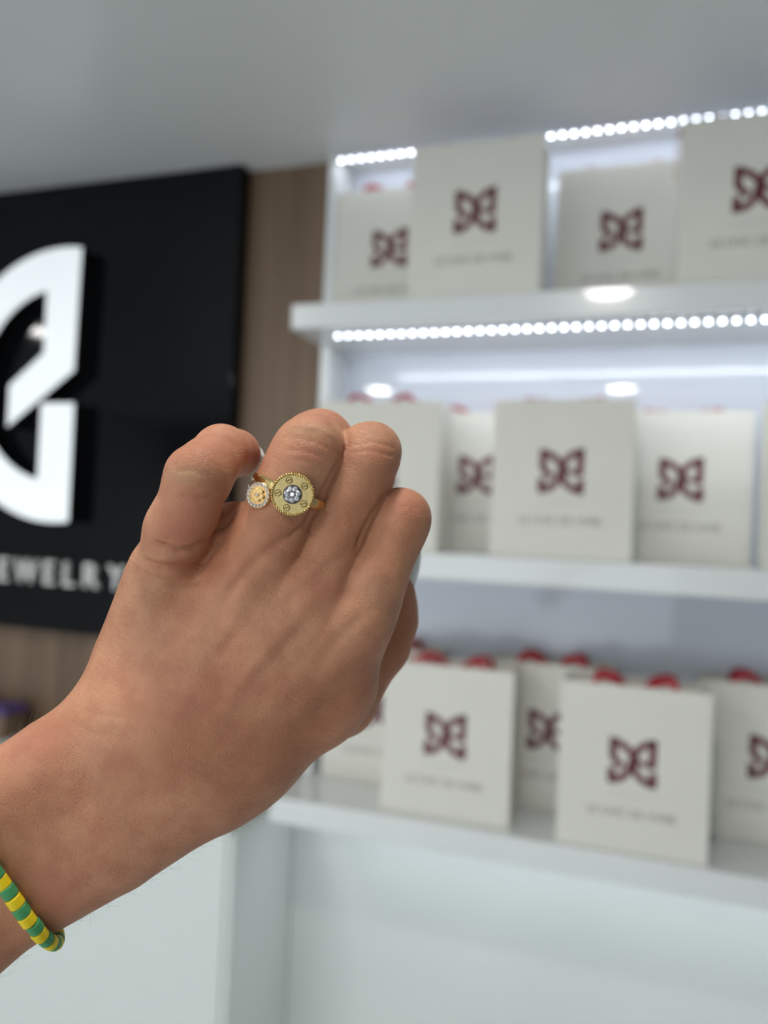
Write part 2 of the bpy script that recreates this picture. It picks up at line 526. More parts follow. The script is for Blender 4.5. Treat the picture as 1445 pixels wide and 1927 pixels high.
# ------------------------------------------------------------------ ceiling downlights
def ring_mesh(r0, r1, h, n=32):
    bm = bmesh.new()
    rows = []
    for r, z in ((r0, 0), (r0, -h), ((r0 + r1) / 2, -h * 1.25), (r1, -h * 0.4), (r1, 0)):
        rows.append([bm.verts.new((r * math.cos(2 * math.pi * i / n), r * math.sin(2 * math.pi * i / n), z)) for i in range(n)])
    for a, b in zip(rows, rows[1:]):
        for i in range(n):
            bm.faces.new((a[i], a[(i + 1) % n], b[(i + 1) % n], b[i]))
    return bm_mesh(bm, 'trim_ring')
TRIM_ME = ring_mesh(0.05, 0.066, 0.006); TRIM_ME.materials.append(M['trim'])
bm = bmesh.new()
bmesh.ops.create_cone(bm, cap_ends=True, segments=32, radius1=0.05, radius2=0.05, depth=0.003)
LENS_ME = bm_mesh(bm, 'lens'); LENS_ME.materials.append(M['lens'])
for i, (x, y) in enumerate(DOWNLIGHTS):
    d = empty('downlight', (x, y, ZC - 0.0002))
    tag(d, 'round recessed ceiling downlight outside the frame, above and behind the camera', 'light', 'ceiling downlights')
    for nm, me, z in (('trim_ring', TRIM_ME, 0), ('lens', LENS_ME, -0.003)):
        o = bpy.data.objects.new(nm, me)
        link(o, d)
        o.location = (0, 0, z)
    ld = bpy.data.lights.new('downlight_lamp', 'AREA')
    ld.shape = 'DISK'
    ld.size = 0.12
    ld.energy = DOWN_W
    ld.color = (1.0, 0.985, 0.955)
    lo_ = bpy.data.objects.new('downlight_lamp', ld)
    link(lo_, d)
    lo_.location = (0, 0, -0.012)
# ------------------------------------------------------------------ the hand (one continuous skin)
#HAND_BEGIN
def J(px, py, d, rpx=None):
    """joint: a point at distance d along the lens axis; radius given as seen at that distance"""
    p = ((px - 722.5) / FPX * d, -(py - 963.5) / FPX * d, d)
    return p if rpx is None else (*p, rpx * d / FPX)

def smin(a, b, k):
    h = np.maximum(k - np.abs(a - b), 0) / k
    return np.minimum(a, b) - h * h * k * 0.25

def cone(P, a, b):
    a = np.asarray(a, np.float32); b = np.asarray(b, np.float32)
    ba = b[:3] - a[:3]
    pa = P - a[:3]
    h = np.clip((pa @ ba) / (ba @ ba), 0, 1)
    q = pa - h[:, None] * ba
    return np.sqrt((q * q).sum(1)) - (a[3] + (b[3] - a[3]) * h)

def chain(P, js, k):
    d = None
    for a, b in zip(js, js[1:]):
        c = cone(P, a, b)
        d = c if d is None else smin(d, c, k)
    return d

def blob(P, c, ra):
    c = np.asarray(c, np.float32)
    q = (P - c[:3]) / np.asarray(ra, np.float32)
    l = np.sqrt((q * q).sum(1))
    return (l - 1) * min(ra)

PINKY = [J(312, 1060, .2112, 58), J(331, 1003, .2042, 53.5), J(340, 985, .2025, 54), J(357, 950, .2, 52), J(371, 897, .1985, 55), J(394, 875, .2055, 49.5), J(417, 852, .214, 48), J(443, 853, .223, 40), J(457, 856, .229, 34)]
RING = [J(462, 1090, .209, 66), J(512, 1000, .207, 63), J(541, 928, .207, 62), J(566, 877, .2065, 61), J(582, 847, .208, 60), J(593, 839, .219, 60), J(602, 834, .232, 59), J(598, 880, .241, 52), J(590, 930, .245, 44)]
MIDDLE = [J(588, 1100, .211, 64), J(628, 1010, .212, 56), J(660, 938, .213, 54), J(682, 882, .2135, 54), J(694, 854, .216, 54), J(699, 850, .228, 51), J(704, 852, .240, 46), J(694, 900, .247, 44), J(684, 945, .249, 40)]
INDEX = [J(672, 1150, .213, 62), J(706, 1078, .215, 58), J(733, 1018, .217, 54), J(752, 977, .218, 53.5), J(756, 974, .232, 50), J(752, 985, .242, 44), J(738, 1040, .25, 42), J(722, 1085, .252, 38)]
THUMB = [J(540, 1370, .230, 60), J(640, 1316, .243, 66), J(720, 1215, .250, 48), J(742, 1168, .252, 40), J(744, 1130, .253, 35), J(748, 1110, .254, 29)]
FINGERS = [PINKY, RING, MIDDLE, INDEX]
# metacarpals: carpus to knuckle
META = [(J(268, 1300, .216, 88), J(316, 1075, .2115, 64)), (J(300, 1360, .210, 90), J(450, 1118, .2095, 66)),
        (J(340, 1380, .209, 92), J(565, 1135, .2100, 70)), (J(400, 1410, .213, 92), J(650, 1185, .213, 70)),
        (J(450, 1428, .222, 88), J(630, 1290, .224, 74)), (J(686, 1160, .2185, 53), J(606, 1326, .2245, 69)), (J(255, 1225, .224, 72), J(297, 1092, .2165, 54))]
FILL = [(J(330, 1330, .224, 110), J(480, 1150, .221, 80)), (J(430, 1370, .226, 100), J(600, 1200, .223, 80))]
WEB = [J(412, 1000, .2125, 40), J(440, 990, .2130, 40), J(500, 1040, .2150, 50), J(590, 1060, .2170, 50), J(680, 1095, .2205, 50), J(712, 1120, .2215, 42)]
# wrist and forearm: two bones side by side and a deeper core
ARM_U = [J(228, 1362, .214, 92), J(110, 1446, .207, 98), J(-60, 1560, .199, 99), J(-420, 1780, .185, 150), J(-900, 2080, .170, 210), (-0.262, -0.205, 0.135, 0.036)]
ARM_R = [J(452, 1414, .219, 93), J(380, 1464, .216, 102), J(215, 1576, .209, 99), J(20, 1700, .203, 85), J(-330, 1920, .190, 150), J(-800, 2250, .176, 210), (-0.262, -0.205, 0.135, 0.036)]
ARM_C = [J(300, 1420, .222, 128), J(150, 1525, .216, 120), J(-20, 1640, .209, 116), J(-380, 1880, .195, 170), J(-850, 2170, .180, 230), (-0.262, -0.205, 0.135, 0.036)]
# small folds of skin on the inner side of the little finger
FOLDS = [J(424, 902, .204, 11), J(423, 919, .205, 11), J(417, 934, .206, 11)]

def hand_sdf(P):
    palm = None
    for a, b in META + FILL:
        c = cone(P, a, b)
        palm = c if palm is None else smin(palm, c, 0.008)
    palm = smin(palm, chain(P, WEB, .004), 0.006)
    arm = smin(smin(chain(P, ARM_U, .0008), chain(P, ARM_R, .0008), .016), chain(P, ARM_C, .0008), .010)
    palm = smin(palm, arm, 0.012)
    fg = None
    for js in FINGERS:
        c = chain(P, js, 0.004)
        if js is PINKY:
            for f in FOLDS:
                q = np.sqrt(((P - np.asarray(f[:3], np.float32)) ** 2).sum(1)) - f[3]
                c = smin(c, q, 0.0016)
            pk = c
            continue
        fg = c if fg is None else smin(fg, c, 0.0003)
    d = smin(smin(palm, fg, 0.005), pk, 0.0026)
    return smin(d, chain(P, THUMB, 0.004), 0.0025)

def hand_mesh(vox=0.0006):
    lo = np.array([-0.31, -0.262, 0.09], np.float32)
    hi = np.array([0.02, 0.036, 0.275], np.float32)
    cb = 8
    n = np.ceil((hi - lo) / (vox * cb)).astype(int)
    cs = vox * cb
    gx, gy, gz = np.meshgrid(*[lo[i] + (np.arange(n[i]) + 0.5) * cs for i in range(3)], indexing='ij')
    C = np.stack([gx.ravel(), gy.ravel(), gz.ravel()], 1).astype(np.float32)
    cd = hand_sdf(C)
    dense = np.repeat(np.repeat(np.repeat(np.where(cd.reshape(n) < 0, -1, 1).astype(np.float32), cb, 0), cb, 1), cb, 2)
    act = np.where(np.abs(cd) < cs * 1.25)[0]
    ii = np.stack(np.unravel_index(act, n), 1)
    off = np.stack(np.meshgrid(*[np.arange(cb)] * 3, indexing='ij'), -1).reshape(-1, 3)
    for s in range(0, len(ii), 800):
        g = (ii[s:s + 800, None, :] * cb + off[None]).reshape(-1, 3)
        P = (lo + (g + 0.5) * vox).astype(np.float32)
        dense[g[:, 0], g[:, 1], g[:, 2]] = hand_sdf(P)
    ins = dense < 0
    shp = np.array(dense.shape)
    def cid(c):
        return (c[:, 0] * shp[1] + c[:, 1]) * shp[2] + c[:, 2]
    cells, pts, quads = [], [], []
    for ax in range(3):
        sl0 = [slice(None)] * 3; sl1 = [slice(None)] * 3
        sl0[ax] = slice(0, -1); sl1[ax] = slice(1, None)
        e = np.argwhere(ins[tuple(sl0)] != ins[tuple(sl1)])
        o1, o2 = [(1, 2), (2, 0), (0, 1)][ax]
        e = e[(e[:, o1] > 0) & (e[:, o2] > 0)]
        e1 = e.copy(); e1[:, ax] += 1
        v0 = dense[e[:, 0], e[:, 1], e[:, 2]]; v1 = dense[e1[:, 0], e1[:, 1], e1[:, 2]]
        t = v0 / (v0 - v1)
        p = e.astype(np.float64); p[:, ax] += t
        q = []
        for a, b in ((0, 0), (1, 0), (1, 1), (0, 1)):
            c = e.copy(); c[:, o1] -= a; c[:, o2] -= b
            q.append(cid(c)); cells.append(q[-1]); pts.append(p)
        q = np.stack(q, 1)
        flip = v0 > 0
        q[flip] = q[flip][:, ::-1]
        quads.append(q)
    cells = np.concatenate(cells); pts = np.concatenate(pts); quads = np.concatenate(quads)
    u, inv = np.unique(cells, return_inverse=True)
    cnt = np.bincount(inv)
    V = np.stack([np.bincount(inv, pts[:, i]) / cnt for i in range(3)], 1)
    V = lo + (V + 0.5) * vox
    Q = np.searchsorted(u, quads)
    return V, Q

def vert_normals(V, Q):
    a, b, c, d = (V[Q[:, i]] for i in range(4))
    fn = np.cross(c - a, d - b)
    N = np.zeros_like(V)
    for i in range(4):
        for k in range(3):
            N[:, k] += np.bincount(Q[:, i], fn[:, k], len(V))
    return N / np.maximum(np.linalg.norm(N, axis=1, keepdims=True), 1e-12)

def smooth_verts(V, Q, it, lam=0.5):
    E_ = np.concatenate([Q[:, [0, 1]], Q[:, [1, 2]], Q[:, [2, 3]], Q[:, [3, 0]]])
    for k in range(it):
        S = np.zeros_like(V); n = np.bincount(E_[:, 0], minlength=len(V)).astype(float)
        for i in range(3):
            S[:, i] = np.bincount(E_[:, 0], V[E_[:, 1], i], len(V))
        V = V + lam * (S / n[:, None] - V)
    return V

def seg_dist(px, py, poly):
    d = np.full(px.shape, 1e9)
    for (x0, y0), (x1, y1) in zip(poly, poly[1:]):
        dx, dy = x1 - x0, y1 - y0
        h = np.clip(((px - x0) * dx + (py - y0) * dy) / (dx * dx + dy * dy), 0, 1)
        d = np.minimum(d, np.hypot(px - x0 - h * dx, py - y0 - h * dy))
    return d
# creases (depth < 0) and ridges (> 0) of the back of the hand: path, width, height in mm, farthest depth they reach
RELIEF = [
    ([(655, 835), (640, 865), (630, 881), (611, 918), (599, 939), (574, 985), (545, 1010)], 3.5, -0.7),
    ([(722, 932), (719, 939), (690, 985), (678, 1010), (672, 1032)], 3.5, -0.7),
    ([(545, 1010), (520, 1025)], 7, -0.5),
    ([(296, 1022), (335, 1037), (363, 1032), (394, 1014), (419, 991), (440, 966)], 4.5, -1.4),
    ([(285, 1046), (320, 1052), (365, 1049), (400, 1034)], 9, 0.75),
    ([(266, 1052), (305, 1066), (345, 1066), (390, 1052)], 6, -0.7),
    ([(262, 1066), (300, 1081), (350, 1084)], 7, 0.35),
    ([(256, 1070), (290, 1090), (335, 1098), (390, 1090)], 7, -0.5),
    ([(250, 1085), (290, 1112), (340, 1122)], 7, -0.25),
    ([(405, 1150), (440, 1105), (470, 1068), (505, 1036), (545, 1008)], 13, -0.8),
    ([(515, 1165), (556, 1118), (590, 1095), (640, 1050), (676, 1022)], 13, -0.6),
    ([(585, 1265), (640, 1198), (690, 1150)], 14, -0.8),
    ([(255, 1345), (310, 1235), (352, 1130)], 16, 0.35),
    ([(325, 1350), (400, 1230), (446, 1150)], 15, 0.4),
    ([(365, 1280), (440, 1200), (480, 1150)], 14, -0.4),
    ([(400, 1370), (500, 1230), (580, 1130)], 16, 0.45),
    ([(430, 1330), (540, 1215), (600, 1150)], 15, -0.45),
    ([(450, 1400), (590, 1250), (670, 1150)], 18, 0.45),
    ([(300, 1240), (340, 1170)], 14, -0.3),
    ([(640, 1105), (668, 1090)], 26, 0.8),
    ([(520, 1085), (540, 1060)], 26, 0.6),
    ([(524, 822), (560, 824), (600, 834), (640, 856)], 3.0, -0.22),
    ([(536, 846), (575, 848), (612, 860)], 3.2, -0.28),
    ([(548, 862), (590, 870), (618, 880)], 3.0, -0.2),
    ([(533, 806), (565, 800), (600, 806), (636, 826)], 7, 0.35),
    ([(662, 838), (700, 832), (744, 842)], 3.0, -0.2),
    ([(660, 852), (698, 848), (746, 858)], 3.0, -0.2),
    ([(735, 962), (765, 952), (800, 962)], 3.0, -0.12),
    ([(330, 886), (356, 883), (390, 894), (400, 900)], 3.0, -0.3),
    ([(322, 902), (360, 908), (405, 915)], 3.0, -0.2),
    ([(330, 934), (368, 940), (405, 934)], 4.0, -0.3),
    ([(336, 922), (370, 928), (400, 925)], 5.0, 0.2),
    ([(120, 1322), (180, 1345), (240, 1352)], 5, -0.15),
    ([(90, 1340), (170, 1380), (250, 1390)], 6, -0.15),
]
def pixel_of(V):
    return 722.5 + FPX * V[:, 0] / V[:, 2], 963.5 - FPX * V[:, 1] / V[:, 2]

def add_relief(V, Q):
    N = vert_normals(V, Q)
    px, py = pixel_of(V)
    view = V / np.linalg.norm(V, axis=1, keepdims=True)
    facing = np.clip(-(N * view).sum(1) * 1.6, 0, 1)
    facing *= (V[:, 2] < 0.228)
    disp = np.zeros(len(V))
    for poly, w, h in RELIEF:
        d = seg_dist(px, py, poly)
        # fade towards the ends of the path
        e = np.minimum(np.hypot(px - poly[0][0], py - poly[0][1]), np.hypot(px - poly[-1][0], py - poly[-1][1]))
        disp += (h if w < 12 else h * 0.75) * 1e-3 * np.exp(-(d / w) ** 2) * np.clip(0.35 + e / (4 * w), 0, 1)
    return V + N * (disp * facing)[:, None]
#HAND_END

def to_world(v):
    return CAM + CR * float(v[0]) + CU * float(v[1]) + CF * float(v[2])
def dir_world(v):
    return (CR * float(v[0]) + CU * float(v[1]) + CF * float(v[2])).normalized()

def skin_material():
    m = bpy.data.materials.new('skin')
    m.use_nodes = True
    nt = m.node_tree
    b = nt.nodes['Principled BSDF']
    N = nt.nodes.new
    tc = N('ShaderNodeTexCoord')
    at = N('ShaderNodeAttribute'); at.attribute_name = 'skin_tone'
    sep = N('ShaderNodeSeparateColor')
    nt.links.new(at.outputs['Color'], sep.inputs['Color'])
    def noise(scale, detail=4):
        n = N('ShaderNodeTexNoise')
        n.inputs['Scale'].default_value = scale
        n.inputs['Detail'].default_value = detail
        nt.links.new(tc.outputs['Object'], n.inputs['Vector'])
        return n
    def mix(a, bcol, fac_out=None, fac=0.5):
        x = N('ShaderNodeMix'); x.data_type = 'RGBA'
        if isinstance(a, tuple): x.inputs[6].default_value = (*a, 1)
        else: nt.links.new(a, x.inputs[6])
        if isinstance(bcol, tuple): x.inputs[7].default_value = (*bcol, 1)
        else: nt.links.new(bcol, x.inputs[7])
        if fac_out is not None: nt.links.new(fac_out, x.inputs[0])
        else: x.inputs[0].default_value = fac
        return x.outputs[2]
    def ramp(out, p0, p1):
        r = N('ShaderNodeMapRange')
        r.inputs[1].default_value = p0; r.inputs[2].default_value = p1
        nt.links.new(out, r.inputs[0])
        return r.outputs[0]
    base = mix(lin(SKIN_A), lin(SKIN_B), ramp(noise(40, 2).outputs['Fac'], 0.35, 0.66))
    base = mix(base, lin((184, 112, 90)), sep.outputs[0])        # flushed skin
    base = mix(base, lin((198, 158, 122)), sep.outputs[1])        # stretched pale skin
    mo = N('ShaderNodeMath'); mo.operation = 'MULTIPLY'; mo.inputs[1].default_value = 0.38
    nt.links.new(ramp(noise(150, 4).outputs['Fac'], 0.44, 0.62), mo.inputs[0])
    base = mix(base, lin((168, 106, 80)), mo.outputs[0])          # mottling
    sp = ramp(noise(420, 3).outputs['Fac'], 0.52, 0.72)
    mm = N('ShaderNodeMath'); mm.operation = 'MULTIPLY'; mm.inputs[1].default_value = 0.12
    nt.links.new(sp, mm.inputs[0])
    base = mix(base, lin((150, 94, 70)), mm.outputs[0])
    nt.links.new(base, b.inputs['Base Color'])
    b.inputs['Roughness'].default_value = 0.52
    b.inputs['Specular IOR Level'].default_value = 0.35
    b.inputs['Subsurface Weight'].default_value = 0.12
    b.inputs['Subsurface Radius'].default_value = (1.0, 0.4, 0.25)
    b.inputs['Subsurface Scale'].default_value = 0.003
    # fine lattice of skin lines
    vo = N('ShaderNodeTexVoronoi'); vo.feature = 'DISTANCE_TO_EDGE'
    vo.inputs['Scale'].default_value = 1300
    mp = N('ShaderNodeMapping'); mp.inputs['Scale'].default_value = (1.0, 1.0, 0.8)
    nt.links.new(tc.outputs['Object'], mp.inputs['Vector'])
    nt.links.new(mp.outputs['Vector'], vo.inputs['Vector'])
    r1 = ramp(vo.outputs['Distance'], 0.0, 0.14)
    n2 = noise(300, 5)
    add = N('ShaderNodeMath'); add.operation = 'ADD'
    nt.links.new(r1, add.inputs[0]); nt.links.new(n2.outputs['Fac'], add.inputs[1])
    # longer wrinkles that run across the fingers
    def dot(vec, k):
        d = N('ShaderNodeVectorMath'); d.operation = 'DOT_PRODUCT'
        nt.links.new(tc.outputs['Object'], d.inputs[0])
        d.inputs[1].default_value = tuple(v * k for v in vec)
        return d.outputs['Value']
    cx_ = N('ShaderNodeCombineXYZ')
    nt.links.new(dot(dir_world((0.45, 0.89, 0)), 1100), cx_.inputs[0])
    nt.links.new(dot(dir_world((0.89, -0.45, 0)), 210), cx_.inputs[1])
    nt.links.new(dot(dir_world((0, 0, 1)), 210), cx_.inputs[2])
    nw = N('ShaderNodeTexNoise'); nw.inputs['Scale'].default_value = 1.0; nw.inputs['Detail'].default_value = 3
    nt.links.new(cx_.outputs[0], nw.inputs['Vector'])
    rw = ramp(nw.outputs['Fac'], 0.30, 0.52)
    ad2 = N('ShaderNodeMath'); ad2.operation = 'ADD'
    nt.links.new(add.outputs[0], ad2.inputs[0]); nt.links.new(rw, ad2.inputs[1])
    bp = N('ShaderNodeBump')
    bp.inputs['Strength'].default_value = 0.28
    bp.inputs['Distance'].default_value = 0.0005
    nt.links.new(ad2.outputs[0], bp.inputs['Height'])
    nt.links.new(bp.outputs['Normal'], b.inputs['Normal'])
    return m
SKIN_A, SKIN_B = (200, 144, 111), (184, 125, 93)
M['skin'] = skin_material()

HV, HQ = hand_mesh(0.00065)
HV = smooth_verts(HV, HQ, 2)
HV = add_relief(HV, HQ)
HN = vert_normals(HV, HQ)
hpx, hpy = pixel_of(HV)
B = np.array([[*CR], [*CU], [*CF]])
# origin of the person object: middle of the wrist
ORG = to_world(J(300, 1420, .215))
WV = HV @ B + np.array([*CAM]) - np.array([*ORG])
me = bpy.data.meshes.new('person')
me.vertices.add(len(WV)); me.vertices.foreach_set('co', WV.ravel())
QF = HQ[:, ::-1]
me.loops.add(len(QF) * 4); me.loops.foreach_set('vertex_index', QF.ravel().astype(np.int32))
me.polygons.add(len(QF))
me.polygons.foreach_set('loop_start', np.arange(0, len(QF) * 4, 4, dtype=np.int32))
me.polygons.foreach_set('use_smooth', np.ones(len(QF), bool))
me.update(calc_edges=True)
me.validate()
tone = np.zeros((len(WV), 4), np.float32); tone[:, 3] = 1
for x, y, rx, ry, red, pale in ((368, 955, 45, 30, .55, 0), (350, 1005, 50, 26, .6, 0), (400, 838, 40, 30, .35, 0), (355, 893, 45, 16, 0, .6), (585, 855, 45, 20, .5, 0), (585, 812, 48, 14, 0, .65), (590, 890, 50, 16, 0, .35),
                               (705, 815, 40, 16, 0, .4), (700, 850, 40, 16, .3, 0), (765, 950, 40, 22, .45, 0), (340, 1062, 60, 14, .6, 0), (300, 1045, 50, 12, 0, .3), (270, 1110, 50, 60, 0, .35), (610, 785, 40, 16, .45, 0),
                               (480, 865, 18, 18, .9, 0), (620, 1110, 60, 40, .35, 0), (700, 1120, 50, 45, 0, .2), (430, 1280, 70, 50, .35, 0), (330, 1330, 60, 40, .3, 0), (60, 1400, 80, 40, .45, 0), (240, 1380, 60, 40, 0, .2), (100, 1690, 60, 40, .4, 0), (180, 1640, 160, 60, .15, 0)):
    g = np.exp(-(((hpx - x) / rx) ** 2 + ((hpy - y) / ry) ** 2))
    tone[:, 0] += red * g; tone[:, 1] += pale * g
tone[:, :2] = np.clip(tone[:, :2], 0, 1)
ca = me.color_attributes.new('skin_tone', 'FLOAT_COLOR', 'POINT')
ca.data.foreach_set('color', tone.ravel())
person = mesh_obj('person', me, M['skin'], None, ORG)
tag(person, "person's left hand and bare forearm held up with curled fingers, seen from the back", 'person')

def place(o, parent_world):
    return o

# ---- finger nails
def nail(base, tip, normal, width, mat, curve=0.45, th=0.0005):
    """curved nail plate from base to tip (camera space), part of the person"""
    a = to_world(base) - ORG; b = to_world(tip) - ORG
    L = (b - a).normalized(); n = Vector(normal); n = dir_world(n)
    n = (n - L * n.dot(L)).normalized()
    s = L.cross(n)
    bm = bmesh.new()
    nu, nv = 10, 12
    rows = []
    for lay in (0, 1):
        grid = []
        for j in range(nv + 1):
            v = j / nv
            wv = width / 2 * (0.86 + 0.14 * math.sin(math.pi * min(1, v * 1.2))) * (1 if v < 0.8 else math.sqrt(max(0.02, 1 - ((v - 0.8) / 0.2) ** 2 * 0.75)))
            row = []
            for i in range(nu + 1):
                u = (i / nu - 0.5) * 2
                drop = curve * width / 2 * (1 - math.cos(u * 1.25)) / (1 - math.cos(1.25))
                p = a + L * ((b - a).length * v) + s * (u * wv) - n * (drop + lay * th) - n * (0.0008 * v * v)
                row.append(bm.verts.new(p))
            grid.append(row)
        rows.append(grid)
    for lay in (0, 1):
        for j in range(nv):
            for i in range(nu):
                f = (rows[lay][j][i], rows[lay][j][i + 1], rows[lay][j + 1][i + 1], rows[lay][j + 1][i])
                bm.faces.new(f if lay == 0 else f[::-1])
    g0, g1 = rows
    rim = [(0, i) for i in range(nu)] + [(j, nu) for j in range(nv)] + [(nv, i) for i in range(nu, 0, -1)] + [(j, 0) for j in range(nv, 0, -1)]
    for (j, i), (j2, i2) in zip(rim, rim[1:] + rim[:1]):
        bm.faces.new((g0[j][i], g0[j2][i2], g1[j2][i2], g1[j][i]))
    return mesh_obj('fingernail', bm_mesh(bm, 'fingernail'), mat, person, None, True)
n1 = nail(J(469, 823, .2205), J(496, 842, .2350), (0.60, 0.78, -0.20), 0.0094, M['nail'])
n1['label'] = 'pale polished nail of the little finger'
n2 = nail(J(768, 1116, .2535), J(794, 1034, .2550), (0.80, 0.12, -0.55), 0.0090, M['thumb_nail'], 0.3)
n2['label'] = 'long pale thumb nail showing behind the index finger'

# ---- fine hairs along the arm
def arm_hairs():
    view = HV / np.linalg.norm(HV, axis=1, keepdims=True)
    edge = np.abs((HN * view).sum(1)) < 0.35
    arm = edge & (((hpx > -20) & (hpx < 560) & (hpy > 1500)) | ((hpx < 75) & (hpx > -30) & (hpy < 1420) & (hpy > 1330)))
    idx = np.where(arm)[0]
    rnd = np.random.RandomState(4)
    idx = rnd.choice(idx, 210, replace=False)
    ax = np.array([0.84, 0.54, 0.1])
    bm = bmesh.new()
    for i in idx:
        p = HV[i]; n = HN[i]
        Ln = rnd.uniform(0.003, 0.0065); r = 0.000028
        d = n * 0.55 + ax * rnd.uniform(-0.1, 0.9) + rnd.normal(0, .25, 3)
        d /= np.linalg.norm(d)
        bend = ax * rnd.uniform(-0.2, 0.6) - n * 0.35
        prev = None
        for k in range(5):
            t = k / 4
            c = p - n * 0.0002 + d * Ln * t + bend * Ln * t * t * 0.6
            cw = to_world(c) - ORG
            rr = r * (1 - 0.8 * t)
            ring = [bm.verts.new(cw + (CR * math.cos(a) + CU * math.sin(a)) * rr + CF * (rr if a > 3 else -rr)) for a in (0, 2.094, 4.189)]
            if prev:
                for q in range(3):
                    bm.faces.new((prev[q], prev[(q + 1) % 3], ring[(q + 1) % 3], ring[q]))
            prev = ring
    o = mesh_obj('arm_hair', bm_mesh(bm, 'arm_hair'), M['hair'], person)
    o['kind'] = 'stuff'
    return o
arm_hairs()

# ------------------------------------------------------------------ rings
def march(c, d, r0, r1):
    """distance from c along unit d to the skin (camera space)"""
    ts = np.linspace(r0, r1, 160)
    P = (np.asarray(c)[None] + ts[:, None] * np.asarray(d)[None]).astype(np.float32)
    s = hand_sdf(P)
    k = np.argmax(s > 0) if (s > 0).any() else len(ts) - 1
    return ts[k]
fa = np.array(J(512, 1000, .207)); fb = np.array(J(566, 877, .2065))
AX = (fb - fa) / np.linalg.norm(fb - fa)
FC = np.array(J(545, 924, .2067))
VD = -FC / np.linalg.norm(FC)
NZ = VD - AX * (VD @ AX); NZ /= np.linalg.norm(NZ)
TX = np.array([AX[1] * NZ[2] - AX[2] * NZ[1], AX[2] * NZ[0] - AX[0] * NZ[2], AX[0] * NZ[1] - AX[1] * NZ[0]])
if TX[0] < 0: TX = -TX
def ring_matrix(c):
    X, Y, Z = dir_world(TX), dir_world(AX), dir_world(NZ)
    o = to_world(c)
    return Matrix(((X.x, Y.x, Z.x, o.x), (X.y, Y.y, Z.y, o.y), (X.z, Y.z, Z.z, o.z), (0, 0, 0, 1)))

def band_radius(c, th, cap, extra):
    d = TX * math.sin(th) + NZ * math.cos(th)
    return min(march(c, d, 0.004, cap), cap) + extra

def add_band(bm, c, width, thick, extra=0.0, cap=0.0094, n=72, a0=0.0, a1=2 * math.pi, yoff=None, wfun=None):
    """closed or open band hugging the finger; angle 0 faces the viewer, positive to the right"""
    closed = abs(a1 - a0 - 2 * math.pi) < 1e-6
    R_ = [band_radius(c, a0 + (a1 - a0) * i / n, cap, extra) for i in range(n + (0 if closed else 1))]
    R_ = np.array(R_)
    for _ in range(6):
        if closed: R_ = (np.roll(R_, 1) + R_ * 2 + np.roll(R_, -1)) / 4
        else: R_[1:-1] = (R_[:-2] + 2 * R_[1:-1] + R_[2:]) / 4
    rows = []
    for i, r in enumerate(R_):
        th = a0 + (a1 - a0) * i / n
        y0 = yoff(th) if yoff else 0.0
        w = (wfun(th) if wfun else width) / 2
        s, co = math.sin(th), math.cos(th)
        prof = ((-w, 0), (w, 0), (w, thick * .7), (w * .55, thick), (-w * .55, thick), (-w, thick * .7))
        rows.append([bm.verts.new(((r + b) * s, y0 + a, (r + b) * co)) for a, b in prof])
    m = len(rows)
    for i in range(m if closed else m - 1):
        A_, B_ = rows[i], rows[(i + 1) % m]
        for q in range(6):
            bm.faces.new((A_[q], A_[(q + 1) % 6], B_[(q + 1) % 6], B_[q]))
    if not closed:
        bm.faces.new(rows[0][::-1]); bm.faces.new(rows[-1])

def add_disc(bm, r, z0, z1, n=48, bev=0.0):
    prof = [(0, z0), (r, z0), (r, z1 - bev), (r - bev, z1), (0, z1)] if bev else [(0, z0), (r, z0), (r, z1), (0, z1)]
    prof_r = prof[1:-1]
    rows = [[bm.verts.new((p[0] * math.cos(2 * math.pi * i / n), p[0] * math.sin(2 * math.pi * i / n), p[1])) for i in range(n)] for p in prof_r]
    for a, b in zip(rows, rows[1:]):
        for i in range(n):
            bm.faces.new((a[i], a[(i + 1) % n], b[(i + 1) % n], b[i]))
    bm.faces.new(rows[0][::-1]); bm.faces.new(rows[-1])

def add_ball(bm, c, r, sub=1, squash=1.0, mat=None):
    g = bmesh.ops.create_icosphere(bm, subdivisions=sub, radius=r)
    for v in g['verts']:
        v.co = Vector((v.co.x, v.co.y, v.co.z * squash))
        if mat is not None: v.co = mat @ v.co
        v.co += Vector(c)

def gem_mesh(r):
    """brilliant-like stone: table, crown facets, girdle and pavilion"""
    bm = bmesh.new()
    n = 8
    t = [bm.verts.new((0.55 * r * math.cos(2 * math.pi * (i + .5) / n), 0.55 * r * math.sin(2 * math.pi * (i + .5) / n), 0.42 * r)) for i in range(n)]
    m = [bm.verts.new((0.86 * r * math.cos(2 * math.pi * i / n), 0.86 * r * math.sin(2 * math.pi * i / n), 0.24 * r)) for i in range(n)]
    g = [bm.verts.new((r * math.cos(2 * math.pi * (i + .5) / n), r * math.sin(2 * math.pi * (i + .5) / n), 0)) for i in range(n)]
    k = bm.verts.new((0, 0, -0.7 * r))
    bm.faces.new(t)
    for i in range(n):
        j = (i + 1) % n
        bm.faces.new((t[i], m[j], t[j]))
        bm.faces.new((t[i], m[i], m[j])) if False else None
        bm.faces.new((m[i], g[i], t[i])); bm.faces.new((t[i], g[i], m[j])); bm.faces.new((m[j], g[i], g[j])) if False else None
        bm.faces.new((g[i], g[j], m[j]))
        bm.faces.new((g[j], g[i], k))
    return bm_mesh(bm, 'stone')

